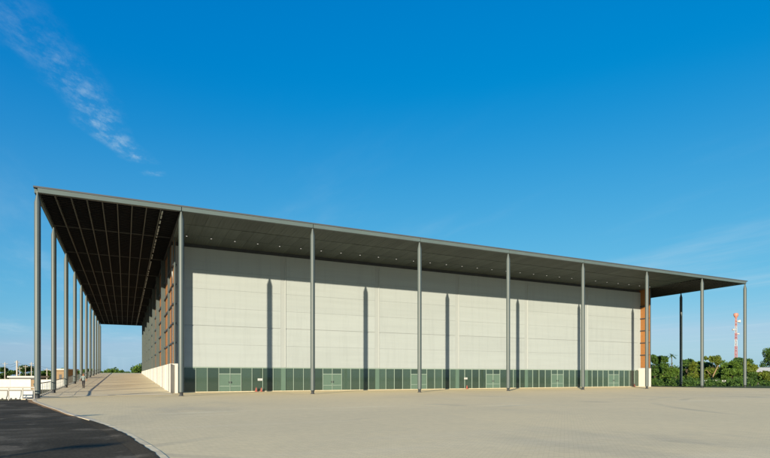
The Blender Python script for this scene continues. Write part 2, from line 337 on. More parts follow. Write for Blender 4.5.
# kerb stones, one by one, round the curve
kerb = empty('kerb'); tag(kerb, kind='structure')
for a, b in zip(kp, kp[1:]):
    if a.y < -48: break
    d = (b-a); ln = d.length; st = MB(); st.box(-0.12, 0.12, 0.006, ln-0.006, -0.15, 0.006+random.uniform(-.003, .003))
    me = st.mesh('kerb_stone', 'kerb' if a.y > -25.5 else 'kerb_worn'); bevel(me, 0.008); o = link('kerb_stone', me, kerb, (a.x, a.y, 0)); o.rotation_euler = (0, 0, math.atan2(d.y, d.x)-R(90))
# kerb along the ramp
for k in range(40):
    y0 = -2.4 + k*3.0
    if y0 > 114: break
    st = MB(); b0 = len(st.v); z0, z1 = ramp_z(y0), ramp_z(y0+2.98)
    xo = -0.62 if y0 > 0 else -0.1
    st.v += [(-0.72,y0+.01,-0.18),(-0.45,y0+.01,-0.18),(-0.45,y0+2.99,-0.18),(-0.72,y0+2.99,-0.18),(-0.72,y0+.01,z0+.05),(-0.45,y0+.01,z0+.05),(-0.45,y0+2.99,z1+.05),(-0.72,y0+2.99,z1+.05)]
    for q in ((0,3,2,1),(4,5,6,7),(0,1,5,4),(1,2,6,5),(2,3,7,6),(3,0,4,7)): st.face([b0+i for i in q])
    st.build('kerb_stone', 'kerb', kerb)
cap = MB(); cap.prism([(-0.45,-2.2),(0.1,-2.75),(0.22,-1.0),(-0.2,0.2),(-0.45,6)], -0.18, 0.012); cap.build('corner_slab', 'kerb', kerb)
# asphalt road on the left
as_poly = [(p.x-0.0, p.y) for p in kp][::-1] + [(0.1, -2.3), (-0.5, -2.1), (-3.6, -4.7), (-40, -34), (-90, -70), (-60, -110), (-1, -90)]
asp = MB(); b0 = len(asp.v)
for p in as_poly: asp.v.append((p[0], p[1], -0.014))
asp.face(list(range(len(as_poly))))
o = asp.build('asphalt_road', 'asphalt'); tag(o, kind='structure')
bm = bmesh.new(); bm.from_mesh(o.data); bmesh.ops.triangulate(bm, faces=bm.faces); bmesh.ops.recalc_face_normals(bm, faces=bm.faces)
if sum(f.normal.z for f in bm.faces) < 0: bmesh.ops.reverse_faces(bm, faces=bm.faces)
bm.to_mesh(o.data); bm.free()
bm = bmesh.new(); bm.from_mesh(pv_o.data); bmesh.ops.triangulate(bm, faces=bm.faces); bm.to_mesh(pv_o.data); bm.free()
# washed-up soil along the foot of the kerb
so = MB(); prev = None
for i, p in enumerate(kp[1:22]):
    w = 0.10 + 0.30*random.random()*max(0.15, 1-i/20); d = (kp[i+2]-kp[i]).normalized(); nrm = Vector((d.y, -d.x, 0))
    if nrm.x > 0: nrm = -nrm
    a = p + nrm*0.122; c = p + nrm*(0.122+w); so.v += [(a.x, a.y, -0.004), (c.x, c.y, -0.009)]
    if prev is not None: so.face([prev, prev+2, prev+3, prev+1])
    prev = len(so.v)-2
tag(so.build('soil_drift', 'soil'), kind='structure')
sp = MB(); prev = None; fine_k = resample(kerb_pts, 0.12)
for i, p in enumerate(fine_k[2:-2]):
    if p.y > -25.5: continue
    if p.y < -47: break
    d = (fine_k[i+3]-fine_k[i+1]).normalized(); nrm = Vector((d.y, -d.x, 0)); nrm = -nrm if nrm.x > 0 else nrm
    k = min(1.0, (-p.y-25.5)/4); q = i*.12
    w = -0.115+k*(0.05+.018*math.sin(q*1.3)+.014*math.sin(q*3.7+1)+.010*math.sin(q*8.1+2)+.010*random.random())
    a = p + nrm*0.45; m_ = p + nrm*.122; c = p - nrm*w; e = p - nrm*(w+.008); sp.v += [(a.x, a.y, -0.010), (m_.x, m_.y, 0.013), (c.x, c.y, 0.013), (e.x, e.y, -0.004)]
    if prev is not None:
        for z_ in range(3): sp.face([prev+z_, prev+z_+1, prev+z_+5, prev+z_+4])
    prev = len(sp.v)-4
tag(sp.build('asphalt_edge', 'asphalt'), kind='structure')
# concrete ramp beside the hall
rp = MB(); ys = [RY0 + (RY1-RY0)*i/18 for i in range(19)] + [150]
for y in ys: rp.v += [(-0.45, y, ramp_z(y)+0.006), (10.34, y, ramp_z(y)+0.006), (-0.45, y, -0.2), (10.34, y, -0.2)]
for i in range(len(ys)-1):
    a = 4*i; rp.face([a, a+1, a+5, a+4]); rp.face([a+2, a, a+4, a+6]); rp.face([a+1, a+3, a+7, a+5])
rp.face([4*(len(ys)-1)+k for k in (0, 1, 3, 2)])
ramp = tag(rp.build('ramp', 'ramp'), kind='structure')
for y in [12+6*k for k in range(17)]:
    j = MB(); z = ramp_z(y)+.011; dz = ramp_z(y+.05)-ramp_z(y); j.v += [(-0.45, y, z), (10.34, y, z), (10.34, y+.05, z+dz), (-0.45, y+.05, z+dz)]; j.face([0, 1, 2, 3]); j.build('slab_joint', 'joint', ramp)
ap = MB(); ap.box(-0.3, 10.3, 5.2, 6.0, -0.1, 0.008); ap.build('ramp_threshold', 'concrete_white', ramp)
# grass verge right of the forecourt
vg = MB(); vg.v = [(83.4,14,-0.02),(83.4,8.2,-0.02),(84.4,4.3,-0.02),(87.4,-3.3,-0.02),(88.65,-6,-0.02),(92.1,-16,-0.02),(98.1,-40,-0.02),(104,-78,-0.02),(260,-78,-0.02),(260,120,-0.02),(94,120,-0.02)]
vg.face(list(range(11))); o = tag(vg.build('grass_verge', 'verge'), kind='structure')
bm = bmesh.new(); bm.from_mesh(o.data); bmesh.ops.triangulate(bm, faces=bm.faces)
if sum(f.normal.z for f in bm.faces) < 0: bmesh.ops.reverse_faces(bm, faces=bm.faces)
bm.to_mesh(o.data); bm.free()

# ------------------------------------------------------------------ the hall
hall = empty('exhibition_hall', (0, 0, 0))
tag(hall, 'long pale exhibition hall under a flat column-borne canopy roof', 'building')
ZB, ZT = 16.15, 16.62            # underside of edge beam, top of roof
FY, SXL, SXR = 10.6, 10.6, L-E0  # wall planes
gx = [0] + [E0 + BAY*i for i in range(7)] + [L]
gy = [0] + [E0 + BAY*i for i in range(9)] + [DEP]
# roof
rf = MB(); rf.box(-0.26, L+0.26, -0.26, DEP+0.26, 16.50, ZT); roof = rf.build('roof', 'roof', hall)
up = MB(); up.box(20, 70, 30, 100, ZT+0.004, ZT+0.5); up.build('roof_upstand', 'roof', roof)
# edge beams, one length to each bay
def beam(x0, x1, y0, y1, z0=ZB, z1=16.495): m = MB(); m.box(x0, x1, y0, y1, z0, z1); return m.build('edge_beam', 'fascia', hall)
for a, b in zip(gx, gx[1:]):
    beam(a+0.03, b-0.03, -0.22, -0.02)
    beam(a+0.03, b-0.03, DEP+0.02, DEP+0.22)
for a, b in zip(gy, gy[1:]):
    beam(-0.22, -0.02, a+0.03, b-0.03); beam(L+0.02, L+0.22, a+0.03, b-0.03)
# bottom flange of the front edge beams
for a, b in zip(gx, gx[1:]):
    m = MB(); m.box(a+0.03, b-0.03, -0.018, 0.20, ZB, ZB+0.04); m.box(a+.03, b-.03, -0.018, 0.06, ZB+0.04, 16.495); m.build('beam_flange', 'dark_steel', hall)
# columns: dark pinned foot, round shaft, tapered head
def column(x, y, z0):
    h = ZB - z0; m = MB()
    m.lathe([(0.225, 0.34), (0.225, h-0.75), (0.085, h-0.12), (0.085, h+0.1)], 20)
    c = m.build('column', 'steel', hall, (x, y, z0), smooth=True)
    fo = MB(); fo.lathe([(0.25, -0.03), (0.25, 0.02), (0.15, 0.05), (0.15, 0.28), (0.19, 0.338)], 16); fo.build('column_foot', 'dark_steel', c, smooth=True)
for x in gx: column(x, 0, 0.0)
for y in gy[1:]: column(0, y, ramp_z(y))
for y in gy[1:6]: column(L, y, -0.02)
# front soffit boards between the outer columns
ZS = 16.22; FALL = 0.029       # the soffit falls gently towards the wall
me_b = {}
for r, (y0, y1) in enumerate(((0.22, 3.74), (3.86, 7.20), (7.26, 10.58))):
    m = MB(); m.box(0.008, 1.192, y0, y1, ZS, ZS+0.05); m.v = [(v[0], v[1], v[2]-FALL*v[1]) for v in m.v]; me_b[r] = m.mesh('soffit_board', 'soffit')
    for k in range(60): link('soffit_board', me_b[r], hall, (E0+1.2*k, 0, random.uniform(-.006, .006)))
bk = MB(); bk.box(E0, SXR, 0.21, 10.6, ZS+0.06, 16.49); bk.v = [(v[0], v[1], v[2]-(FALL*v[1] if v[2] < 16.4 else 0)) for v in bk.v]; bk.build('soffit_backing', 'dark_steel', hall)
# downlights
for k in range(30):
    x = 11.8 + 2.4*k; m = MB(); m.lathe([(0.15, -0.012), (0.15, 0.02)], 16, cap=True); o = m.build('downlight', 'dark_steel', hall, (x, 7.75, ZS-0.014-FALL*7.75))
    m2 = MB(); m2.lathe([(0.075, -0.022), (0.075, -0.013)], 14); m2.build('lens', 'lamp', o)
# side canopies: black louvred decks between steel purlins
def side_canopy(xs, sgn, bays):
    """xs: outer edge, sgn: direction inwards"""
    cells = [(1.12*k+0.06, 1.12*(k+1)-0.06) for k in range(8)] + [(8.96+0.06, E0-0.06)]
    lines = [1.12*k for k in range(1, 9)]
    for bi, (a, b) in enumerate(zip(gy, gy[1:])):
        if bi >= bays: break
        for ci, (c0, c1) in enumerate(cells):
            if sgn < 0 and bi > 3: continue
            m = MB(); xa, xb = sorted((xs+sgn*c0, xs+sgn*c1)); n = int((b-a)/0.5)
            m.box(xa, xb, a+.06, b-.06, 16.40, 16.44)
            for k in range(n): yk = a+0.3+k*(b-a-.6)/max(1, n-1); m.box(xa, xb, yk-.03, yk+.03, 16.30, 16.399)
            m.build('canopy_louvre_panel', 'black_deck', hall)
        for ln in lines:
            m = MB(); x = xs+sgn*ln; m.box(x-.035, x+.035, a+.05, b-.05, 16.16, 16.42); m.build('purlin', 'purlin', hall)
        m = MB(); m.box(min(xs, xs+sgn*E0)+.05, max(xs, xs+sgn*E0)-.05, b-.03, b+.03, 16.28, 16.44); m.build('cross_beam', 'purlin', hall)
        if sgn > 0:      # broken pale strips of random length beside the last purlin
            y = a+.5
            while y < b-.6:
                ln_ = random.uniform(0.5, 1.3); m = MB(); m.box(xs+8.96+.09, xs+8.96+.20, y, min(y+ln_, b-.3), 16.09, 16.15); m.build('pale_strip', 'ridge', hall); y += ln_+random.uniform(.25, 1.2)
    m = MB(); m.box(min(xs+sgn*10.5, xs+sgn*10.62), max(xs+sgn*10.5, xs+sgn*10.62), 0.05, gy[bays], 16.16, 16.44); m.build('inner_beam', 'dark_steel', hall)
side_canopy(0, 1, 10); side_canopy(L, -1, 5)
# front wall: panels in rows, column strips on the grid lines
rows = [2.74, 5.2, 7.2, 9.2, 11.2, 13.2, 15.55]
for bi in range(6):
    x0, x1 = gx[1+bi], gx[2+bi]
    for a, b in zip(rows, rows[1:]):
        lo = 0.05 if abs(a-7.2) < .01 else 0.006
        hi = 0.07 if abs(b-7.2) < .01 else 0.006
        m = MB(); m.box(x0+0.32, x1-0.32, FY, FY+0.055, a+lo, b-hi); o = m.build('wall_panel', 'wall', hall)
    if bi > 0:
        m = MB(); m.box(x0-0.31, x0+0.31, FY+0.012, FY+0.055, rows[0]+.006, rows[-1]); s = m.build('column_strip', 'wall_strip', hall)
        m = MB(); m.box(x0+0.20, x0+0.27, FY-0.05, FY+0.011, rows[0]+.02, rows[-1]-.6); m.build('rain_pipe', 'ridge', s)
for x0, x1 in ((SXL+0.0, SXL+0.31), (SXR-0.31, SXR+0.30)):
    m = MB(); m.box(x0, x1, FY+0.003, FY+0.055, rows[0]+.006, rows[-1]); m.build('column_strip', 'wall', hall)
m = MB(); m.box(SXL, SXR, FY+0.06, FY+0.4, rows[0], rows[-1]-.01); m.build('wall_backing', 'wall_strip', hall)
m = MB(); m.box(SXL, SXR, 10.59, FY+0.4, 15.56, ZS-FALL*10.5); m.build('wall_head_beam', 'dark_steel', hall)
# glazed foot of the wall: ten panes to a bay, a double door in the middle
GH = 2.70; glz = FY+0.03
m = MB(); m.box(SXL+.72, SXR-.72, FY+0.0, FY+0.10, GH-0.06, GH+0.034); m.build('head_rail', 'mullion', hall)
m = MB(); m.box(SXL, SXR, FY-0.02, FY+0.14, 0.0, 0.06); m.build('sill', 'kerb', hall)
pane_me = MB().box(0.03, 1.17, glz, glz+0.02, 0.06, GH-.06).mesh('glass_pane', 'glass')
tran_me = MB().box(0.03, 1.17, glz, glz+0.02, 2.02, GH-.06).mesh('transom_pane', 'glass')
mul_me = MB().box(-0.025, 0.025, FY-0.03, FY+0.09, 0.06, GH-.06).mesh('mullion', 'mullion')
def door(x):
    g = MB(); g.box(0.035, 1.165, glz-0.01, glz+0.03, 0.07, 1.95); d = g.build('door_leaf', 'door', hall, (x, 0, 0)); return d
for bi in range(6):
    for k in range(10):
        x = gx[1+bi] + 1.2*k
        if k in (4, 5):
            link('transom_pane', tran_me, hall, (x, 0, 0)); d = door(x)
            h = MB(); hx = 1.09 if k == 4 else 0.11; h.box(hx-.03, hx+.03, glz-0.09, glz-0.012, 0.95, 1.15); h.build('door_handle', 'dark_steel', d)
            for z in (0.62,): h = MB(); h.box(0.06, 1.14, glz-0.02, glz-0.011, z, z+.05); h.build('door_rail', 'mullion', d)
            h = MB(); h.box(0.0, 1.2, FY-0.02, FY+0.08, 1.95, 2.02); h.build('door_head', 'mullion', d)
        else: link('glass_pane', pane_me, hall, (x, 0, 0))
        link('mullion', mul_me, hall, (x, 0, 0))
    if bi > 0: MB().box(gx[1+bi]-.27, gx[1+bi]+.27, FY-0.045, FY+0.028, 0.06, GH-.07).build('column_cover', 'door', hall)
    # the frame column shows pale behind the glass
    for dx in (0,):
        m = MB(); m.box(gx[1+bi]-.30+(.6 if bi == 0 else 0), gx[1+bi]+.30+(.6 if bi == 0 else 0), FY+0.2, FY+0.7, 0, GH); m.build('frame_column', 'ridge', hall)
m = MB(); m.box(SXL, SXR, FY+2.6, FY+2.8, 0, GH+.3); m.box(SXL, SXR, FY+.42, FY+2.6, GH+.31, GH+.4); m.build('interior_wall', 'interior', hall)
m = MB(); m.box(SXL, SXR, FY+.15, FY+2.59, 0.004, 0.02); m.build('interior_floor', 'interior', hall)
# side walls: plinth, wall columns, orange panels, rails
def side_wall(xo, s, y_end, ycols, full, yf=8.64):
    """xo: outer face of plinth, s: +1 inwards is +x"""
    def bx(m, a, b, *r): m.box(min(xo+s*a, xo+s*b), max(xo+s*a, xo+s*b), *r); return m
    # plinth, cast in lengths between the wall columns
    ys = [9.1] + [y+0.0 for y in ycols[1:]] + [y_end]
    for a, b in zip(ys, ys[1:]):
        bx(MB(), 0.0, 0.75, a+(.02 if a > 9.5 else 0), b, -0.1, 3.02).build('plinth', 'concrete_white', hall)
    bx(MB(), 0.0, 0.05, yf, 9.09, -0.1, 3.02).build('plinth_leaf', 'concrete_white', hall)      # open slot behind a thin leaf
    bx(MB(), 0.47, 0.75, yf, 9.09, -0.1, 3.02).build('plinth_pier', 'concrete_white', hall)
    for y in ycols:
        bx(MB(), (0.20 if y == 15.0 else -0.05) if y > 9.1 else (0.36 if full else 0.02), 0.5 if (full or y > 9.1) else 0.2, y-.24 if y > 9.1 else yf+.02, y+.24 if y > 9.1 else yf+.16, 3.02, 16.2).build('wall_column', 'steel', hall)
        if y > 9.1: bx(MB(), -0.12, -0.003, y-.35, y+.35, -0.1, 2.97).build('plinth_pier', 'concrete_white', hall)
    zr = [3.05, 5.2, 7.2, 9.2, 11.2, 13.2, 16.1]
    for a, b in zip(ycols, ycols[1:]+[y_end]):
        n = max(1, round((b-a)/3.0))
        for k in range(n):
            a_ = a+.25 if a > 9.1 else (8.81 if full else yf+.02); ya = a_+(b-.25-a_)*k/n; yb = a_+(b-.25-a_)*(k+1)/n
            for z0, z1 in zip(zr, zr[1:]): bx(MB(), 0.42 if full else 0.22, 0.54 if full else 0.34, ya+.012, yb-.012, z0+.03, z1-.03).build('orange_panel', 'orange', hall)
        for z in zr[1:-1]: bx(MB(), 0.26 if full else 0.1, 0.64 if full else 0.5, a+.245 if a > 9.1 else yf+.19, b-.245, z-.07, z+.07).build('panel_rail', 'dark_steel', hall)
    bx(MB(), 0.645, 0.74, FY+.42, y_end, 0, 16.1).build('side_wall', 'wall', hall)
side_wall(10.3, 1, 106.6, [8.9, 15.0, 22.6, 34.6, 46.6, 58.6, 70.6, 82.6, 94.6, 106.3], True)
side_wall(83.22, -1, 30.6, [8.95, 15.0, 22.6, 30.3], False, 8.9)
m = MB(); m.box(82.3, 82.45, 30.6, 106.6, 0, 16.1); m.build('side_wall', 'wall', hall)
m = MB(); m.box(10.9, 82.3, 106.5, 106.65, 0, 16.1); m.build('rear_wall', 'wall', hall)

# small things at the glass
def sign(x, z, lab):
    o = empty('notice_sign', (x, FY-0.045, z)); tag(o, lab, 'sign')
    bevel(MB().box(-0.27, 0.27, -0.012, 0.012, -0.13, 0.13).build('board', 'white_paint', o).data, .006)
    MB().box(-0.015, 0.015, -0.016, -0.0125, -0.10, 0.10).build('fold', 'joint', o)
    MB().box(-0.02, 0.02, 0.012, 0.055, 0.02, 0.06).build('fixing', 'dark_steel', o)
sign(19.9, 1.35, 'white notice sign on the green glass above two red cones')
sign(47.95, 1.42, 'white notice sign on the green glass above a single red cone')
def cone(x, y, h, lab, z=0.0):
    o = empty('traffic_cone', (x, y, z)); tag(o, lab, 'traffic cone', 'red cones against the glazing')
    MB().lathe([(0.13*h/.5, 0.03), (0.085*h/.5, 0.45*h), (0.03, h)], 14).build('cone_body', 'red_plastic', o, smooth=True)
    w = 0.17*h/.5; bevel(MB().box(-w, w, -w, w, 0.004, 0.034).build('cone_base', 'red_plastic', o).data, .008)
    MB().lathe([(0.09*h/.5, 0.55*h), (0.068*h/.5, 0.72*h)], 14, cap=False).build('collar', 'red_tower', o, smooth=True)
cone(19.4, 10.25, 0.48, 'red cone at the glass left below the white notice sign')
cone(19.98, 10.25, 0.45, 'red cone at the glass right below the white notice sign')
cone(47.9, 10.2, 0.48, 'single red cone below the far white notice sign')
cone(80.9, 10.2, 0.48, 'red cone in the shadow stripe near the hall far end')

# ------------------------------------------------------------------ guard railing beside the colonnade
rail = empty('guard_railing', (-0.3, 0, 0)); tag(rail, 'grey steel guard railing between the columns along the ramp edge', 'railing')
for a, b in zip(gy, gy[1:]):
    n = int((b-a)/1.2)
    for k in range(n+1):
        y = a+.5+(b-a-1.0)*k/n; MB().tube((0, y, ramp_z(y)-.02), (0, y, ramp_z(y)+1.08), .022, seg=6).build('post', 'steel', rail)
    MB().tube((0, a+.35, ramp_z(a+.35)+1.1), (0, b-.35, ramp_z(b-.35)+1.1), .045).build('top_rail', 'steel', rail)
    for h in (0.35, 0.72): MB().tube((0, a+.4, ramp_z(a+.4)+h), (0, b-.4, ramp_z(b-.4)+h), .008, seg=5).build('wire', 'steel', rail)

# ------------------------------------------------------------------ left background
u = Vector((math.sin(YAW), -math.cos(YAW), 0)); RZ = math.atan2(u.y, u.x)      # a line square to the view
def barrier(x, y, ln, lab, m='white_paint'):
    o = empty('road_barrier', (x, y, -0.12), RZ); tag(o, lab, 'barrier', 'road barriers left of the colonnade')
    me = MB(); prof = [(-.22, 0), (-.22, .12), (-.10, .30), (-.075, .66), (.075, .66), (.10, .30), (.22, .12), (.22, 0)]
    b = len(me.v)
    for xx in (0.01, ln-.01): me.v += [(xx, p[0], p[1]) for p in prof]
    for i in range(8): j = (i+1) % 8; me.face([b+i, b+j, b+8+j, b+8+i][::-1])
    me.face([b+i for i in range(8)]); me.face([b+8+i for i in range(8)][::-1])
    me.build('barrier_body', m, o)
    MB().box(ln*.25, ln*.40, -.235, -.221, .0, .10).build('slot', 'dark_steel', o); MB().box(ln*.62, ln*.77, -.235, -.221, .0, .10).build('slot', 'dark_steel', o)
B0 = Vector((-2.94, 2.99, 0))
barrier(*(B0+u*-0.35)[:2], 1.0, 'greyish road barrier at the far left edge', 'tin')
barrier(*(B0+u*0.72)[:2], 1.03, 'white road barrier in the middle of the row')
barrier(*(B0+u*1.80)[:2], 0.92, 'white road barrier next to the nearest column')
pr = empty('pipe_railing', (-2.31, -0.67, -0.12), RZ); tag(pr, 'cream pipe railing before the white road barriers', 'railing')
for s_ in (-.9, .66, 1.72, 2.6):
    MB().tube((s_, 0, -.05), (s_, 0, 1.02), .035).build('post', 'cream_metal', pr)
for h, r_ in ((1.0, .05), (.80, .03)): MB().tube((-1.2, 0, h), (2.66, 0, h), r_).build('rail', 'cream_metal', pr)
W0 = Vector((-11.0, 42.6, 0))
def wall_run(p, ln, h, m, name, lab, cat, coping=True):
    o = empty(name, (p.x, p.y, -0.16), RZ); tag(o, lab, cat)
    n = max(1, round(ln/2.4))
    for k in range(n): MB().box(ln*k/n+.01, ln*(k+1)/n-.01, 0, .18, 0, h).build('wall_panel', m, o)
    if coping: MB().box(0, ln, -.03, .21, h+.002, h+.07).build('coping', 'tin', o)
    return o
wall_run(W0, 5.8, 1.40, 'white_paint', 'boundary_wall', 'white boundary wall behind the pipe railing at far left', 'wall')
wall_run(W0+u*5.82, 0.68, 1.38, 'brown', 'gate_panel', 'brown gate panel at the end of the white boundary wall', 'gate', False)
wall_run(W0+u*6.52, 4.6, 1.34, 'white_paint', 'boundary_wall', 'white boundary wall seen between the first columns', 'wall')
# low shed behind the wall
sh = empty('shed', (-10.83, 53.67, -0.16), RZ); tag(sh, 'low pale flat-roofed shed behind the white boundary wall', 'shed')
MB().box(0.2, 4.4, 0.2, 3, 0, 1.62).build('wall', 'dark_steel', sh); MB().box(0, 4.7, 0, 3.3, 1.63, 1.92).build('roof', 'tin', sh)
# brown building between the columns
hb = empty('brown_building', (-4.9, 62.0, -0.16), RZ); tag(hb, 'small brown building seen between the second and third columns', 'building')
MB().box(0, 1.5, 0, 4, 0, 3.0).build('wall', 'brown', hb); MB().box(-.15, 1.65, -.15, 4.15, 3.01, 3.2).build('roof', 'tin', hb); MB().box(.5, 1.0, -.02, -.003, 1.2, 2.2).build('window', 'dark_steel', hb)
# poles and wires
poles = [(-13.16,65.95,4.4,.07,'thin pole at far left beside a dark tree'),(-11.22,65.0,4.7,.15,'thick concrete pole rising above the pale shed'),(-10.74,64.5,3.6,.05,'thin pole just right of the thick concrete pole'),
         (-9.85,64.33,3.9,.05,'thin pole before the round dark tree'),(-8.89,63.85,4.4,.08,'pale pole next to the nearest column'),(-6.39,62.62,3.3,.08,'short pole between first and second columns'),
         (-5.58,62.23,3.2,.07,'short pole left of the brown building')]
for x, y, h, r_, lab in poles:
    o = empty('utility_pole', (x, y, -0.16)); tag(o, lab, 'pole', 'poles beyond the white wall')
    MB().tube((0,0,0), (0,0,h), r_*1.15, r_*.8, 8).build('shaft', 'pole', o)
    MB().box(-.35, .35, -.03, .03, h-.35, h-.29).build('cross_arm', 'pole', o)
    for dx in (-.3, .3): MB().lathe([(.03, 0), (.045, .04), (.03, .09)], 8, (dx, 0, h-.29)).build('insulator', 'white_paint', o)
w = MB()
for dz in (0.12, 0.55):
    pts = [(-20, 69.5, 4.4), (-13.16, 65.95, 4.1), (-11.22, 65.0, 4.4), (-8.89, 63.85, 4.05), (-3.0, 61.0, 3.2)]
    for p, q in zip(pts, pts[1:]):
        for k in range(4):
            f0, f1 = k/4, (k+1)/4; sg = lambda f: -0.35*4*f*(1-f)
            w.tube(tuple(p[i]+(q[i]-p[i])*f0+(sg(f0)-dz if i == 2 else 0) for i in range(3)), tuple(p[i]+(q[i]-p[i])*f1+(sg(f1)-dz if i == 2 else 0) for i in range(3)), .018, seg=5)
tag(w.build('overhead_wire', 'dark_steel'), 'overhead wires strung between the poles at far left', 'wire')

# ------------------------------------------------------------------ trees
def leaves_mesh(name, centers, radii, n_per, size, m, flat=0.8):
    V = []; cnt = 0
    allc = []
    for (c, r, k) in zip(centers, radii, n_per):
        d = rng.normal(size=(k, 3)); d /= np.linalg.norm(d, axis=1)[:, None]
        rad = r*(0.35+0.85*rng.random((k, 1))**0.8)
        allc.append(np.array(c)+d*rad*np.array([1, 1, flat]))
    P = np.concatenate(allc); k = len(P)
    a = rng.normal(size=(k, 3)); a /= np.linalg.norm(a, axis=1)[:, None]
    b = np.cross(a, rng.normal(size=(k, 3))); b /= np.linalg.norm(b, axis=1)[:, None]
    s = size*(0.6+0.8*rng.random((k, 1)))
    Q = np.stack([P-a*s, P+b*s*.45, P+a*s, P-b*s*.45], axis=1).reshape(-1, 3)
    me = bpy.data.meshes.new(name); me.from_pydata(Q.tolist(), [], np.arange(4*k).reshape(-1, 4).tolist()); me.materials.append(MT[m]); return me
def tree(x, y, h, rx, m, lab, zb=-0.1, n=2600, size=.24, trunk=.16, base=.25, group='trees beyond the forecourt', name='leafy_tree', lean=0.0):
    o = empty(name, (x, y, zb), random.random()*6); tag(o, lab, 'tree', group)
    t = MB(); top = Vector((lean, 0, h*.62)); t.tube((0,0,0), top*.5+Vector((.1,0,0)), trunk, trunk*.7, 7); t.tube(top*.5+Vector((.1,0,0)), top, trunk*.7, trunk*.35, 7)
    cs, rs, ns = [], [], []
    nb = max(9, int(rx*8))
    for i in range(nb):
        an = random.random()*6.28; rr = rx*math.sqrt(random.random())*.8; zz = h*(base+(1-base)*random.random()**.8)
        lim = math.sqrt(max(.1, 1-((zz/h-.55)/.6)**2)); c = (rr*math.cos(an)*lim+lean*.7, rr*math.sin(an)*lim, min(zz, h*.9))
        r = rx*random.uniform(.18, .38); cs.append(c); rs.append(r); ns.append(int(n/nb*(r/(rx*.28))**1.7))
        if i < 7: t.tube(top*random.uniform(.45, .85), tuple(Vector(c)*.92), trunk*.3, trunk*.08, 5)
    t.build('trunk', 'bark', o)
    link('crown', leaves_mesh('crown', cs, rs, ns, size, m), o)
    return o
def at(px, Z):
    X = (px-385)/529*Z; return (X*math.sin(YAW)+Z*math.cos(YAW)+6.17, -X*math.cos(YAW)+Z*math.sin(YAW)-49.41)
# right-hand belt (place: bearing, distance, height, half-width)
belt = [
 (655,112,6.3,2.4,'leaf_c','tall dark leafy tree right beside the orange screen'),
 (663,124,6.6,1.9,'leaf_a','feathery tree just left of the palm'),
 (676,108,3.2,2.0,'leaf_a','low rounded tree below the palm'),
 (686,118,5.6,2.3,'leaf_c','green tree behind the lone rear column'),
 (694,110,4.7,2.0,'leaf_b','yellow-green tree left of the second last front column'),
 (703,122,5.3,2.2,'leaf_a','green tree behind the second last front column'),
 (713,116,6.4,2.6,'leaf_b','flat-topped olive tree above the leaning trunk'),
 (723,112,4.3,2.1,'leaf_a','green tree left of the red and white mast'),
 (732,106,4.9,2.2,'leaf_a','bright tree at the foot of the red and white mast'),
 (741,118,5.9,2.2,'leaf_c','green tree just right of the red and white mast'),
 (749,112,5.0,1.8,'leaf_b','yellow-green tree right of the last front column'),
 (757,106,2.4,1.9,'leaf_c','dark low tree in front of the white-roofed house'),
 (774,135,9.2,3.4,'leaf_c','tallest dark tree at the right edge of the picture'),
 (772,103,2.3,2.2,'leaf_b','low olive tree at the right edge below the house'),
]
for px_, Z, h, rx, m, lab in belt:
    x, y = at(px_, Z); tree(x, y, h, rx, m, lab, n=4600, size=.23, base=.12)
# palm
x, y = at(671, 116); pm = empty('palm_tree', (x, y, -.1)); tag(pm, 'slim palm with a small round head between the right-hand trees', 'palm')
t = MB(); t.tube((0,0,0), (.2,0,3.2), .12, .09); t.tube((.2,0,3.2), (.25,0,6.3), .09, .07); t.build('trunk', 'bark', pm)
fr = MB()
for k in range(16):
    an = k*2.399; el = random.uniform(-.3, .9); p = Vector((.25, 0, 6.3)); d = Vector((math.cos(an)*math.cos(el), math.sin(an)*math.cos(el), math.sin(el)))
    for q in range(5):
        p2 = p + d*.27; sd = d.cross(Vector((0,0,1))).normalized()*(.20*(1-q/6)); b = len(fr.v)
        for pt in (p-sd, p+sd, p2+sd*.85-Vector((0,0,.03)), p2-sd*.85-Vector((0,0,.03))): fr.v.append(tuple(pt))
        fr.face([b, b+1, b+2, b+3]); p = p2; d = (d+Vector((0,0,-.22))).normalized()
fr.build('fronds', 'leaf_c', pm)
# leaning bare trunk
x, y = at(709.5, 101); lt = empty('leaning_trunk', (x, y, -.1)); tag(lt, 'pale bare trunk leaning right among the bushes', 'tree trunk')
m = MB(); q = u; m.tube((0,0,0), tuple(q*.5+Vector((0,0,1.5))), .16, .13); m.tube(tuple(q*.5+Vector((0,0,1.5))), tuple(q*1.7+Vector((0,0,3.9))), .13, .08); m.tube(tuple(q*.6+Vector((0,0,1.7))), tuple(q*-.6+Vector((0,0,3.0))), .07, .04)
m.build('trunk', MT['brown'], lt)
# low pale garden wall
x, y = at(704, 103); lw = empty('garden_wall', (x, y, -.1), RZ); tag(lw, 'low pale garden wall half hidden among the bushes', 'wall')
for k in range(3): MB().box(k*1.5+.01, k*1.5+1.49, 0, .15, .6, 1.05+.06*(k % 2)).build('wall_panel', 'white_paint', lw)
MB().box(0, 4.5, .02, .13, 0, .59).build('base', 'brown', lw)
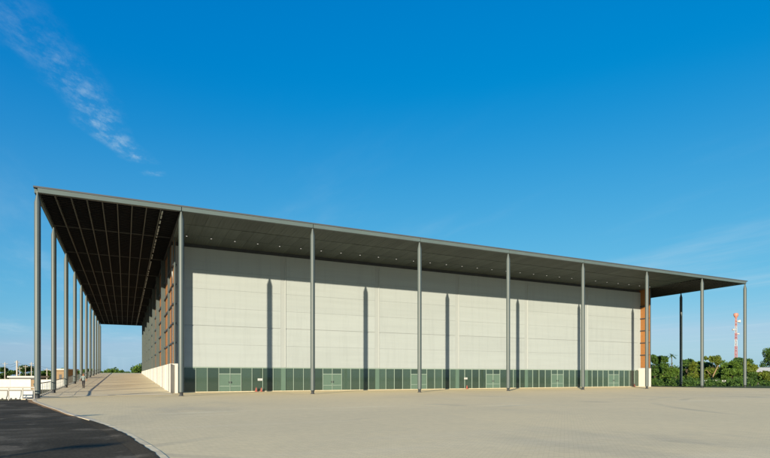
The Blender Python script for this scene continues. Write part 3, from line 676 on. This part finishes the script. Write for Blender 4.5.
# white-roofed house
x, y = at(756, 114); hs = empty('house', (x, y, -.1), RZ); tag(hs, 'white-roofed house with a brown eave at the right edge', 'house')
MB().box(.6, 9, .6, 6, 0, 2.7).build('wall', 'concrete_white', hs)
m = MB(); b = 0; m.v = [(0,0,2.72),(10,0,2.72),(10,7,2.72),(0,7,2.72),(1.6,2.8,3.75),(8.4,2.8,3.75),(8.4,4.2,3.75),(1.6,4.2,3.75)]
for f in ((0,3,2,1),(4,5,6,7),(0,1,5,4),(1,2,6,5),(2,3,7,6),(3,0,4,7)): m.face(list(f))
m.build('roof', 'white_paint', hs); MB().box(-.05, 10.05, -.06, -.005, 2.45, 2.74).build('eave_board', 'tile', hs); MB().box(3, 4.2, .55, .597, 1, 2).build('window', 'dark_steel', hs)
# undergrowth filling the edge of the verge: uncountable
cs, rs, ns = [], [], []
for k in range(120):
    px_ = 650+random.random()*150; Z = random.uniform(91, 109); x, y = at(px_, Z); r = random.uniform(.35, 1.0)*random.choice((.7, 1, 1.5)); cs.append((x, y, r*.5)); rs.append(r); ns.append(int(110*r))
tag(link('undergrowth', leaves_mesh('undergrowth', cs, rs, ns, .20, 'leaf_c')), 'dense green undergrowth along the forecourt edge', 'bushes', kind='stuff')
cs, rs, ns = [], [], []
for k in range(260):
    px_ = 648+random.random()*170; Z = random.uniform(118, 146); x, y = at(px_, Z); r = random.uniform(.6, 1.6); top = 3.9+.7*math.sin(px_*.21)+.5*math.sin(px_*.53+1)-(1.6 if px_ > 752 else 0); cs.append((x, y, random.uniform(.5, top))); rs.append(r); ns.append(int(110*r))
tag(link('thicket', leaves_mesh('thicket', cs, rs, ns, .24, 'leaf_a')), 'green thicket closing the gaps behind the right-hand trees', 'bushes', kind='stuff')
# far wood past the top of the ramp
cs, rs, ns = [], [], []
for k in range(150):
    px_ = 40+random.random()*150; Z = random.uniform(280, 330); x, y = at(px_, Z); hh = 4.4+.8*math.sin(px_*.23)+(2.6 if 133 < px_ < 142 else 0)+random.uniform(-.6,.6); r = random.uniform(1.2, 2.3); cs.append((x, y, hh*random.uniform(.45, .9))); rs.append(r); ns.append(130)
tag(link('distant_wood', leaves_mesh('distant_wood', cs, rs, ns, .6, 'leaf_a')), 'distant line of green wood beyond the top of the ramp', 'wood', kind='stuff')
for px_, Z, h, rx, m, lab in ((2,108,3.5,1.6,'leaf_c','dark tree at the far left edge behind the pale shed'),(11,112,2.9,1.7,'leaf_c','low dark tree left of the thick concrete pole'),
                              (28,110,3.8,2.1,'leaf_c','round dark tree behind the pale shed beside the nearest column'),(45,112,3.0,1.3,'leaf_a','small tree between the first and second columns')):
    x, y = at(px_, Z); tree(x, y, h, rx, m, lab, n=2200, size=.2, base=.2, group='trees behind the white wall', name='dark_tree')

# ------------------------------------------------------------------ red and white mast
x, y = at(736, 320); tw = empty('lattice_mast', (x, y, -.2), .4); tag(tw, 'red and white lattice mast with dishes behind the trees', 'mast')
TH = 40.0; nseg = 10
cols = ['red_tower', 'white_paint', 'white_paint', 'red_tower', 'red_tower', 'white_paint', 'red_tower', 'white_paint', 'orange_tower', 'orange_tower']
for k in range(nseg):
    z0, z1 = TH*k/nseg, TH*(k+1)/nseg; w0 = .75-.4*k/nseg; w1 = .75-.4*(k+1)/nseg; m = MB()
    cn = [(-1,-1),(1,-1),(1,1),(-1,1)]
    for i, (a, b) in enumerate(cn):
        c, d = cn[(i+1) % 4]
        m.tube((a*w0, b*w0, z0), (a*w1, b*w1, z1), .075, seg=6); m.tube((a*w0, b*w0, z0), (c*w1, d*w1, z1), .055, seg=5); m.tube((c*w0, d*w0, z0), (a*w1, b*w1, z1), .055, seg=5); m.tube((a*w1, b*w1, z1-.05), (c*w1, d*w1, z1-.05), .055, seg=5)
    m.build('lattice_section', cols[k], tw)
MB().tube((0,0,0), (0,0,TH), .12).build('ladder_riser', 'red_tower', tw)
pf = MB(); pf.lathe([(.5, TH-3.0), (1.35, TH-1.5), (1.35, TH-.5), (1.0, TH-.1)], 10); pf.build('head_platform', 'orange_tower', tw)
for an, z, r_ in ((-1.1, TH-5, .95), (2.3, TH-10, .6), (-.6, TH-12.5, .5)):
    d = Vector((math.cos(an), math.sin(an), 0)); m = MB(); m.tube(tuple(d*.6+Vector((0,0,z))), tuple(d*1.7+Vector((0,0,z))), .25, r_*.9, 14); m.tube(tuple(d*1.7+Vector((0,0,z))), tuple(d*2.2+Vector((0,0,z))), r_, r_, 14); m.build('dish', 'white_paint', tw)

# ------------------------------------------------------------------ the person on the ramp
def person(x, y, rz):
    o = empty('person', (x, y, ramp_z(y)+.012), rz); tag(o, 'person in grey shirt and dark trousers walking down the ramp', 'person')
    J = [(0,0,.90),(0,0,1.05),(0,.01,1.25),(0,.01,1.40),(0,-.01,1.49),(0,-.03,1.60),(0,-.02,1.68),
         (.17,.01,1.37),(.25,.05,1.13),(.30,-.04,.92),(.31,-.07,.83), (-.17,.01,1.37),(-.26,-.03,1.13),(-.31,-.14,.93),(-.32,-.18,.85),
         (.09,0,.86),(.10,-.10,.48),(.10,-.06,.09),(.11,-.20,.04), (-.09,0,.86),(-.10,.05,.48),(-.10,.20,.12),(-.11,.09,.04)]
    ED = [(0,1),(1,2),(2,3),(3,4),(4,5),(5,6),(3,7),(7,8),(8,9),(9,10),(3,11),(11,12),(12,13),(13,14),(0,15),(15,16),(16,17),(17,18),(0,19),(19,20),(20,21),(21,22)]
    RA = [(.15,.11),(.14,.10),(.16,.11),(.15,.09),(.055,.055),(.085,.10),(.07,.085)] + [(.06,.06),(.05,.05),(.038,.038),(.03,.04)]*2 + [(.09,.09),(.065,.065),(.045,.045),(.045,.03)]*2
    me = bpy.data.meshes.new('body'); me.from_pydata(J, ED, []); b = link('body', me, o)
    md = b.modifiers.new('skin', 'SKIN'); sv = me.skin_vertices[0].data
    for i, r in enumerate(RA): sv[i].radius = r
    sv[0].use_root = True
    b.modifiers.new('sub', 'SUBSURF').levels = 2
    dg = bpy.context.evaluated_depsgraph_get(); m2 = bpy.data.meshes.new_from_object(b.evaluated_get(dg)); b.modifiers.clear(); b.data = m2
    m2.materials.clear()
    for k in ('skin', 'shirt', 'trousers', 'cap'): m2.materials.append(MT[k])
    for p in m2.polygons:
        c = p.center; arm = abs(c.x) > .20 or (abs(c.x) > .17 and c.z < 1.15 and c.z > .78)
        if c.z > 1.60 and c.y > -.10 or c.z > 1.66: p.material_index = 3
        elif c.z > 1.43: p.material_index = 0
        elif arm and c.z < 1.12: p.material_index = 0
        elif c.z > .92: p.material_index = 1
        else: p.material_index = 2
        p.use_smooth = True
person(1.95, 19.6, R(-12))
# street lamp standing out of the picture on the road side; its shadow crosses the kerb
def street_lamp(x, y, h, head, lab):
    o = empty('street_lamp', (x, y, -0.16)); tag(o, lab, 'street lamp', 'lamps along the road')
    MB().tube((0,0,0), (0,0,h), .09, .06, 10).build('post', 'steel', o, smooth=True); MB().box(-.16, .16, -.16, .16, 0, .25).build('base', 'kerb', o)
    MB().box(-.1, head, -.14, .14, h-.05, h+.10).build('lamp_head', 'tin', o)
for (gx_, gy_), h, hd, lab in (((6.43, -32.63), 6.0, 0.9, 'lamp post nearer the camera on the road side'), ((3.38, -23.54), 7.5, 0.6, 'lamp post farther along the road side')):
    k = h/math.tan(EL) + (1.6 if h < 7 else -2.0); street_lamp(gx_+k*-LIGHT.x/math.hypot(LIGHT.x, LIGHT.y), gy_+k*-LIGHT.y/math.hypot(LIGHT.x, LIGHT.y), h, hd, lab)
